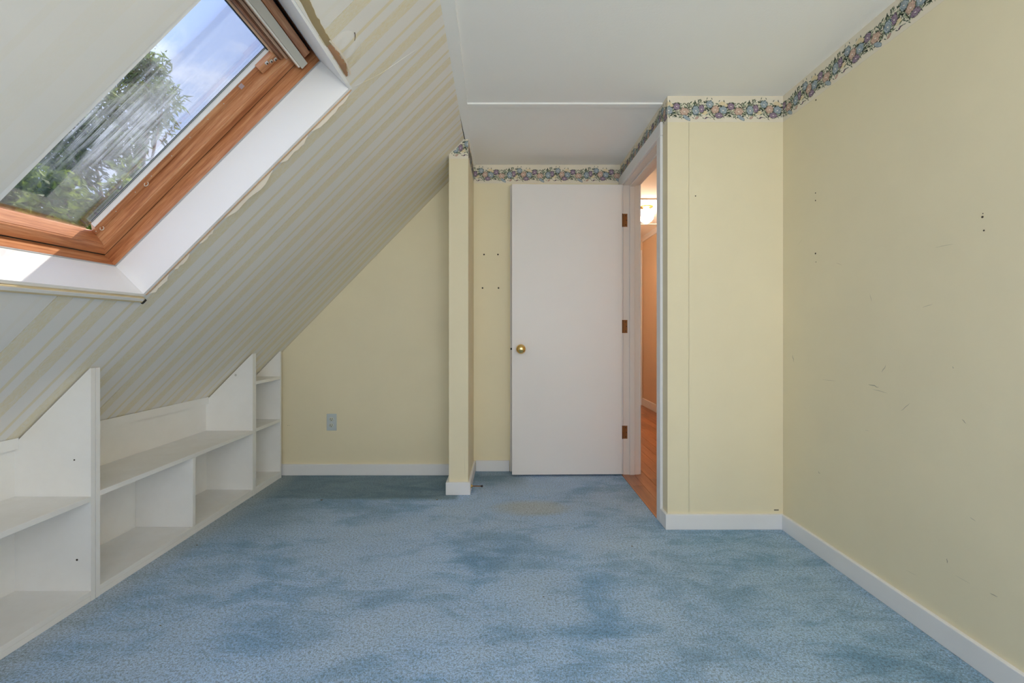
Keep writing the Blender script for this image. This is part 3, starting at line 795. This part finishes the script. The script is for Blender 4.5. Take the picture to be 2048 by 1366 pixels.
    L.sort(key=lambda q: q[0])
    return L
MOTIF = motif()
def border(parent, length, place, offset=0.0, clip=None, label=None):
    """place(s, h, d): s along the strip, h down from its top, d proud of the wall"""
    bm = bmesh.new()
    if clip is None:
        V = [bm.verts.new(place(s, h, d)) for s, h, d in
             ((0, .001, 0), (length, .001, 0), (length, BORDER_H, 0), (0, BORDER_H, 0), (0, .001, .0006), (length, .001, .0006), (length, BORDER_H, .0006), (0, BORDER_H, .0006))]
    else:
        V = [bm.verts.new(place(s, h, d)) for d in (0, .0006) for s, h in clip]
        n = len(clip)
        bm.faces.new(V[:n]); bm.faces.new(list(reversed(V[n:])))
        for i in range(n): bm.faces.new([V[i], V[(i + 1) % n], V[n + (i + 1) % n], V[n + i]])
    if clip is None:
        for q in ((0, 1, 2, 3), (7, 6, 5, 4), (0, 1, 5, 4), (1, 2, 6, 5), (2, 3, 7, 6), (3, 0, 4, 7)): bm.faces.new([V[i] for i in q])
    strip = link('wallpaper_border', fin(bm, 'wallpaper_border'), M_bord, parent, label=label or 'cream wallpaper border printed with a rose garland')
    vs, fs, mi = [], [], []
    def top_at(s):
        if clip is None: return .002
        (s0, h0), (s1, h1) = clip[0], clip[1]
        return max(.003, h0 + (h1 - h0) * min(1, max(0, (s - s0) / (s1 - s0))) + .003)
    k0 = int(offset // (PER * SCL)) - 1
    for rep in range(k0, k0 + int(length / (PER * SCL)) + 4):
        for lay, mt, pts in MOTIF:
            P = [((x_ - 400 + rep * PER) * SCL - offset, (y_ - 150) * SCL) for x_, y_ in pts]
            cs = sum(p[0] for p in P) / len(P); ch = sum(p[1] for p in P) / len(P)
            if cs < .002 or cs > length - .002 or ch < top_at(cs) : continue
            P = [(min(length - .0005, max(.0005, s)), h) for s, h in P]
            P = [(s, min(BORDER_H - .001, max(top_at(s), h))) for s, h in P]
            b0 = len(vs)
            vs += [tuple(place(s, h, .0009 + lay * .00022)) for s, h in P]
            fs.append(list(range(b0, b0 + len(P)))); mi.append(mt)
    me = bpy.data.meshes.new('floral_print'); me.from_pydata(vs, [], fs); me.update()
    for p_, q in zip(me.polygons, mi): p_.material_index = q
    o = link('floral_print', me, PM, strip); o['kind'] = 'stuff'
    return strip
border(wret, XR - XD, lambda s, h, d: Vector((XD + s, Y_RET - d, CEIL - h)), offset=.252)
border(wr, Y_RET - .3, lambda s, h, d: Vector((XR - d, Y_RET - s, CEIL - h)), offset=.01)
border(wdoor, Y_BR - Y_RET, lambda s, h, d: Vector((XD - d, Y_BR - s, CEIL - h)), offset=.10)
border(w2, XD - PX1, lambda s, h, d: Vector((PX1 + s, Y_BR - d, CEIL - h)), offset=.135)
pl = PX1 - PX0
hL = CEIL - slope_z(PX0, PY)
border(wpart, pl, lambda s, h, d: Vector((PX0 + s, PY - d, CEIL - h)), offset=.075,
       clip=[(0, hL + .004), (pl - .012, .002), (pl, .002), (pl, BORDER_H), (0, BORDER_H)])
border(wpart, Y_BR - PY, lambda s, h, d: Vector((PX1 + d, PY + s, CEIL - h)), offset=.20)

# ------------------------------------------------------------------ scuffs on the walls
def scuffs(parent, segs, place):
    bm = bmesh.new()
    for (a0, b0, a1, b1, w_) in segs:
        n = 5; dx, dy = a1 - a0, b1 - b0; L = math.hypot(dx, dy) or 1; nx, ny = -dy / L, dx / L
        rowa = []; rowb = []
        for i in range(n + 1):
            t = i / n; ww = .65 * w_ * math.sin(math.pi * (t * .9 + .05)) ; j = random.uniform(-.3, .3) * w_ * 3
            x_, y_ = a0 + dx * t + nx * j, b0 + dy * t + ny * j
            rowa.append(bm.verts.new(place(x_ + nx * ww, y_ + ny * ww))); rowb.append(bm.verts.new(place(x_ - nx * ww, y_ - ny * ww)))
        for i in range(n): bm.faces.new([rowa[i], rowa[i + 1], rowb[i + 1], rowb[i]])
    o = link('scuff_marks', fin(bm, 'scuff_marks'), M_scuff, parent, kind='stuff'); return o
M_scuff = plain('scuff_grey', (.44, .40, .30), .8)
M_scuff2 = plain('scuff_dark', (.17, .15, .11), .8)
def rwp(px, py):      # a mark read off the photograph, carried to the right wall
    y_ = XR * 941 / (px - 1013); return y_, EYE + (662 - py) / 941 * y_
def rseg(x0, y0, x1, y1, w_): return (*rwp(x0, y0), *rwp(x1, y1), w_)
segs = [rseg(1595, 492, 1605, 478, .0006), rseg(1585, 710, 1588, 724, .003), rseg(1737, 768, 1758, 775, .003), rseg(1745, 778, 1775, 786, .0012),
        rseg(1764, 745, 1772, 730, .002), rseg(1645, 759, 1672, 762, .0008), rseg(1802, 822, 1820, 806, .0015), rseg(1870, 495, 1908, 488, .0008),
        rseg(1845, 615, 1866, 608, .001), rseg(1740, 588, 1744, 603, .0012), rseg(1924, 838, 1932, 848, .002), rseg(1905, 733, 1908, 737, .002),
        rseg(1940, 1034, 1952, 1043, .0012), rseg(1894, 1117, 1896, 1127, .003), rseg(1980, 1186, 1996, 1194, .002), rseg(1910, 1150, 1942, 1168, .0006),
        rseg(1637, 942, 1640, 948, .003), rseg(1672, 526, 1684, 530, .0008), rseg(1812, 1140, 1835, 1152, .0005), rseg(1730, 1010 - 150, 1738, 862, .0006)]
scuffs(wr, segs, lambda a, b_: (XR - .0006, a, b_))
holes(wr, 'nail_hole', [(*rwp(1631, 386), .0028), (*rwp(1631, 401), .003), (*rwp(1631, 507), .004), (*rwp(1632, 524), .002), (*rwp(1965, 434), .0035), (*rwp(1968, 461), .0025), (*rwp(1632, 200), .0035), (*rwp(1966, 427), .0015)], 'x', XR)
holes(wret, 'nail_hole', [((1391 - 1013) / 390., EYE - (392 - 662) / 390., .003)], 'y', Y_RET)
box('dark_chip', 1.372, 1.396, Y_RET - .0012, Y_RET + .001, .094, .100, M_scuff2, wret, bev=.0008)
scuffs(wpart, [(-.262, .25, -.257, .10, .0006), (-.35, 1.45, -.349, 1.449, .002)], lambda a, b_: (a, PY - .0007, b_))
holes(w1, 'nail_hole', [(-1.543, .35, .0015), (-1.533, .35, .0015)], 'y', Y_BL)

# ------------------------------------------------------------------ built-in bookcases
XF, XB = -1.560, -1.846
def side_panel(name, y0, y1, root, zbot=0.0, clipx=XB):
    ym = (y0 + y1) / 2
    pts = [(XF, zbot), (XF, slope_z(XF, ym) - .012), (XF - .004, slope_z(XF - .004, ym) - .008), (clipx, slope_z(clipx, ym) - .008), (clipx, zbot)]
    return under(root, prism(name, pts, 'y', y0, y1, M_shelf))
def shelf_board(root, name, y0, y1, ztop, th=.020, xf=XF + .0):
    return under(root, box(name, XB + .001, xf, y0, y1, ztop - th, ztop, M_shelf, bev=.0012))
def bookcase(y0, y1, label, shelves, divider=None, strip=True, th0=.020, th1=.020, slope_top=True, base_top=.040):
    root = empty('bookcase', ((XF + XB) / 2, (y0 + y1) / 2, 0), label=label, cat='bookcase', group='white built-in bookcases under the slope')
    side_panel('side_panel', y0, y0 + th0, root); side_panel('side_panel', y1 - th1, y1 - .0015, root)
    a, b_ = y0 + th0 + .0003, y1 - th1 - .0003
    zb = slope_z(XB - .01, (y0 + y1) / 2) - .02
    under(root, box('back_panel', XB - .010, XB, y0, y1, 0, zb, M_shelf))
    shelf_board(root, 'bottom_board', a, b_, base_top, .018)
    under(root, box('base_board', XF - .020, XF - .0006, a, b_, 0, base_top - .0185, M_shelf, bev=.0015))
    for z in shelves: shelf_board(root, 'shelf', a, b_, z)
    if divider:
        under(root, box('divider', XB + .001, XF - .0006, divider[0], divider[1], base_top + .0004, shelves[0] - .0204, M_shelf, bev=.0012))
    if strip:
        zt = slope_z(XB + .016, (a + b_) / 2) - .004
        under(root, prism('top_strip', [(XB + .0004, zt - .042), (XB + .016, zt - .042), (XB + .016, zt), (XB + .0004, zt - .012)], 'y', a, b_, M_shelf))
    return root
bk1 = bookcase(.660, 1.786, 'near white built-in bookcase, cut off by the left edge of the picture', [.394], (1.19, 1.21))
bk2 = bookcase(1.7875, 2.917, 'middle white built-in bookcase with one long shelf above two open bays', [.403], (2.340, 2.362), th0=.0185, th1=.025)
bk3 = bookcase(2.9185, 3.262, 'narrow tall white bookcase with stacked shelves beside the alcove wall', [.408, .702], None, strip=False, th0=.0125, th1=.018, base_top=.046)
def shelf_hole(root, y, pts):
    for x_, z_, r_ in pts:
        under(root, lathe('peg_hole', [(0, -.0006), (r_, -.0006), (r_, .0008), (0, .0008)], Matrix.Translation((x_, y, z_)) @ Matrix.Rotation(R(90), 4, 'X'), M_hole, seg=8))
shelf_hole(bk1, 1.766, [(-1.622, .531, .003), (-1.612, .156, .004)])
M_ghost = plain('filled_hole', (.62, .61, .58), .6)
under(bk2, lathe('filled_hole', [(0, -.0005), (.007, -.0005), (.007, .0003), (0, .0003)], Matrix.Translation((-1.665, 2.892, .744)) @ Matrix.Rotation(R(90), 4, 'X'), M_ghost, seg=12))

# ------------------------------------------------------------------ wall outlet
ox, oz = -1.2315, .373
out = empty('wall_outlet', (ox, Y_BL, oz), label='grey duplex outlet low on the yellow alcove wall', cat='outlet')
plate = under(out, box('cover_plate', ox - .035, ox + .035, Y_BL - .006, Y_BL - .0002, oz - .059, oz + .059, M_grey_plate, bev=.0025))
for dz in (-.0215, .0215):
    sk = lathe('socket_face', [(0, .0085), (.0155, .0085), (.0168, .0070), (.0168, .004)], Matrix.Translation((ox, Y_BL, oz + dz)) @ Matrix.Rotation(R(90), 4, 'X') @ Matrix.Scale(.86, 4, (0, 1, 0)), M_socket, seg=24)
    under(out, sk)
    for dx in (-.0064, .0064):
        b3 = box('slot', ox + dx - .0015, ox + dx + .0015, Y_BL - .0092, Y_BL - .0083, oz + dz - .002, oz + dz + .007, M_hole)
        b3.parent = sk
    g3 = lathe('ground_slot', [(0, .0092), (.0026, .0092), (.0026, .0083)], Matrix.Translation((ox, Y_BL, oz + dz - .0085)) @ Matrix.Rotation(R(90), 4, 'X'), M_hole, seg=10); g3.parent = sk
under(out, lathe('plate_screw', [(0, .0075), (.003, .0072), (.0032, .0058)], Matrix.Translation((ox, Y_BL, oz)) @ Matrix.Rotation(R(90), 4, 'X'), M_steel, seg=12))

# ------------------------------------------------------------------ door stop on the partition baseboard
sx = PX1 + BT + .0002
stp = empty('door_stop', (sx, 2.975, .034), label='small brass door stop screwed into the partition baseboard', cat='door stop')
under(stp, lathe('flange', [(0, 0), (.0115, 0), (.0115, .002), (.006, .008), (.004, .012), (0, .012)], Matrix.Translation((sx, 2.975, .034)) @ Matrix.Rotation(R(90), 4, 'Y'), M_brass, seg=18))
bm = bmesh.new(); add_tube(bm, [(sx + .012, 2.975, .034), (sx + .062, 2.975, .034)], .0032, 10)
under(stp, link('rod', fin(bm, 'rod', True), M_oldbrass))
under(stp, lathe('rubber_tip', [(0, .062), (.0065, .062), (.0068, .071), (.005, .075), (0, .075)], Matrix.Translation((sx, 2.975, .034)) @ Matrix.Rotation(R(90), 4, 'Y'), plain('black_rubber', (.03, .03, .04), .6), seg=16, label='dark rubber tip'))

# ------------------------------------------------------------------ specks of litter on the carpet
def litter(name, pts, label):
    for x_, y_, s_, label in pts:
        bm = bmesh.new(); bmesh.ops.create_icosphere(bm, subdivisions=1, radius=s_)
        for v in bm.verts: v.co = Vector((v.co.x * random.uniform(.9, 1.9), v.co.y * random.uniform(.5, 1.0), (v.co.z + s_) * .6))
        o = link(name, fin(bm, name), M_scuff2, label=label, cat='debris', group='dark specks of litter on the carpet'); o.location = (x_, y_, -.0005)
def fl(px, py): y_ = 941 * EYE / (py - 662); return (px - 1013) / 941 * y_, y_
litter('carpet_speck', [(*fl(1264, 1093), .0035, 'dark speck on the blue carpet in front of the short yellow wall'), (*fl(1087, 1194), .003, 'dark speck near the middle of the open blue carpet'),
    (*fl(321, 1252), .003, 'dark speck on the blue carpet nearest the near bookcase'), (*fl(643, 1001), .006, 'dark speck at the left end of the darker alcove carpet patch'),
    (*fl(874, 1000), .005, 'dark speck beside the foot of the yellow partition end'), (*fl(394, 1091), .0035, 'dark speck on the carpet in front of the middle bookcase')], '')

# ------------------------------------------------------------------ hall beyond the doorway
HC = 2.28; HX = 1.868; HYF = 6.45
box('wall_hall_right', HX, HX + .1, Y_RET + .1, HYF + .1, 0, HC + .05, M_orange, kind='structure', label='orange hall wall seen through the doorway')
wf = box('wall_hall_far', XD, HX + .1, HYF, HYF + .1, 0, HC + .05, M_orange, kind='structure', label='orange far end wall of the hall')
box('wall_hall_left', XD - .05, XD2, Y_BR + .12, HYF + .05, 0, HC + .05, M_orange, kind='structure', label='orange left wall of the hall')
hc = box('ceiling_hall', XD + .001, HX + .1, Y_RET + .12, HYF + .1, HC, HC + .1, M_ceil, kind='structure', label='white hall ceiling with batten strips')
box('hall_header', XD2 + .0005, HX, Y_RET + .1101, Y_RET + .13, CEIL, HC + .02, M_ceil, hc)
for yb in (3.45, 4.50, 5.54):
    box('ceiling_batten', XD2 + .001, HX - .001, yb, yb + .045, HC - .010, HC + .001, M_white, hc, bev=.002)
prism('trim_hall_crown', [(HX - .0005, HC), (HX - .045, HC), (HX - .045, HC - .012), (HX - .020, HC - .030), (HX - .012, HC - .048), (HX - .0005, HC - .048)], 'y', Y_RET + .14, HYF - .001, M_white, kind='structure', label='white crown moulding along the hall wall')
box('baseboard_hall', HX - .014, HX + .003, Y_RET + .14, HYF - .001, 0, .098, M_white, kind='structure', bev=.003, label='white baseboard along the hall wall')
d3 = box('door_3', 1.02, 1.79, HYF - .01, HYF - .001, .005, 2.05, M_door, kind='structure', label='white door at the far end of the hall')
box('door_casing', 1.79, 1.853, HYF - .018, HYF - .0005, 0, 2.12, M_white, d3, bev=.002)
box('door_casing', .957, 1.02, HYF - .018, HYF - .0005, 0, 2.12, M_white, d3, bev=.002)
box('head_casing', 1.0205, 1.7895, HYF - .018, HYF - .0005, 2.05, 2.12, M_white, d3, bev=.002)
def hall_light(x_, y_, label):
    r_ = empty('ceiling_light', (x_, y_, HC), label=label, cat='ceiling light')
    T = Matrix.Translation((x_, y_, HC))
    under(r_, lathe('canopy', [(0, 0), (.068, 0), (.070, -.006), (.060, -.014), (.045, -.022), (.043, -.034), (0, -.034)], T, M_brass, seg=28, label='brass canopy'))
    under(r_, lathe('glass_globe', [(.040, -.030), (.045, -.040), (.060, -.052), (.071, -.075), (.074, -.098), (.068, -.125), (.052, -.148), (.030, -.163), (.018, -.170), (.008, -.176), (0, -.177)], T, M_lamp, seg=32, label='lit milky glass globe'))
hall_light(1.42, 4.78, 'lit globe ceiling light on a brass canopy in the hall')
switch = empty('light_switch', (HX, 5.80, .74), label='pale green plate on the orange hall wall at the door edge', cat='switch')
under(switch, box('switch_plate', HX - .006, HX - .0004, 5.80 - .04, 5.80 + .04, .68, .80, M_mint, bev=.002))
under(switch, box('toggle', HX - .014, HX - .006, 5.80 - .005, 5.80 + .005, .733, .75, M_mint, bev=.001))

# ------------------------------------------------------------------ outside: trees beyond the roof window
box('ground', -30, 30, -30, 30, -3.2, -3.0, painted('lawn', (.10, .16, .05), .2, .9, 8, .5), kind='structure', label='lawn far below the roof window')
def tree(name, label, base, blobs, leaf_m, n_per, size, droop=0.0, seed=1, narrow=False):
    rnd = random.Random(seed)
    root = empty('tree', base, label=label, cat='tree')
    bm = bmesh.new(); top = max(blobs, key=lambda q: q[2])
    mid = Vector(base) * .3 + Vector(top[:3]) * .7
    add_tube(bm, [base, Vector(base).lerp(mid, .5) + Vector((.1, .08, 0)), mid, Vector(top[:3])], .13, 9, .02)
    under(root, link('trunk', fin(bm, 'trunk', True), M_bark))
    bm = bmesh.new()
    for bx, by, bz, br in blobs:
        c = Vector((bx, by, bz)); f = Vector(base).lerp(Vector(top[:3]), .55 + .3 * rnd.random())
        add_tube(bm, [f, f.lerp(c, .5) + Vector((0, 0, .08)), c], .022, 5, .006)
        for k in range(5):
            d = Vector((rnd.gauss(0, 1), rnd.gauss(0, 1), rnd.gauss(0, .8))).normalized() * br * .8
            add_tube(bm, [c, c + d * .5 + Vector((0, 0, .03)), c + d], .007, 4, .002)
    under(root, link('branch', fin(bm, 'branch', True), M_bark))
    vs, fs = [], []
    for bx, by, bz, br in blobs:
        for k in range(int(n_per * (br / .3) ** 2)):
            d = Vector((rnd.gauss(0, 1), rnd.gauss(0, 1), rnd.gauss(0, 1))).normalized() * br * (rnd.random() ** .45)
            c = Vector((bx, by, bz)) + d
            s_ = size * rnd.uniform(.6, 1.3)
            ax = Vector((rnd.gauss(0, 1), rnd.gauss(0, 1), rnd.gauss(-droop, .7))).normalized()
            sd = ax.cross(Vector((rnd.gauss(0, 1), rnd.gauss(0, 1), rnd.gauss(0, 1)))).normalized()
            up = ax.cross(sd) * s_ * .12
            w_ = s_ * (.10 if narrow else .30)
            b0 = len(vs)
            vs += [tuple(c), tuple(c + ax * s_ * .35 + sd * w_ + up), tuple(c + ax * s_), tuple(c + ax * s_ * .35 - sd * w_ + up), tuple(c + ax * s_ * .42)]
            fs += [(b0, b0 + 1, b0 + 4), (b0 + 1, b0 + 2, b0 + 4), (b0 + 2, b0 + 3, b0 + 4), (b0 + 3, b0, b0 + 4)]
    me = bpy.data.meshes.new('foliage'); me.from_pydata(vs, [], fs); me.update()
    under(root, link('foliage', me, leaf_m, kind='stuff'))
    return root
def dirp(px, py, y_):
    return ((px - 1013) / 941 * y_, y_, EYE + (662 - py) / 941 * y_)
B = []
for px, py, y_, rp in ((300, 120, 4.4, 38), (270, 160, 4.4, 55), (330, 190, 4.2, 35), (225, 215, 4.2, 60), (300, 235, 4.3, 48), (170, 270, 4.1, 60), (240, 290, 4.1, 48), (160, 330, 4.0, 42), (90, 300, 4.2, 70), (150, 120, 4.4, 70), (40, 180, 4.4, 80), (-60, 300, 4.2, 80)):
    B.append((*dirp(px, py, y_), rp / 941 * y_))
tree('tree', 'tall grey-green tree behind the upper part of the roof window', (-4.1, 4.6, -3.0), B, M_leaf2, 800, .095, .8, 3, narrow=True)
B = []
for px, py, y_, rp in ((60, 370, 3.4, 45), (130, 380, 3.3, 40), (110, 420, 3.2, 45), (190, 420, 3.2, 34), (30, 430, 3.3, 50), (150, 450, 3.1, 36), (240, 380, 3.2, 30), (260, 340, 3.3, 24), (0, 380, 3.4, 50), (70, 470, 3.2, 50), (-70, 420, 3.3, 60)):
    B.append((*dirp(px, py, y_), rp / 941 * y_))
tree('tree', 'leafy bright green tree low behind the roof window', (-3.2, 3.5, -3.0), B, M_leaf, 1150, .062, 0, 9)
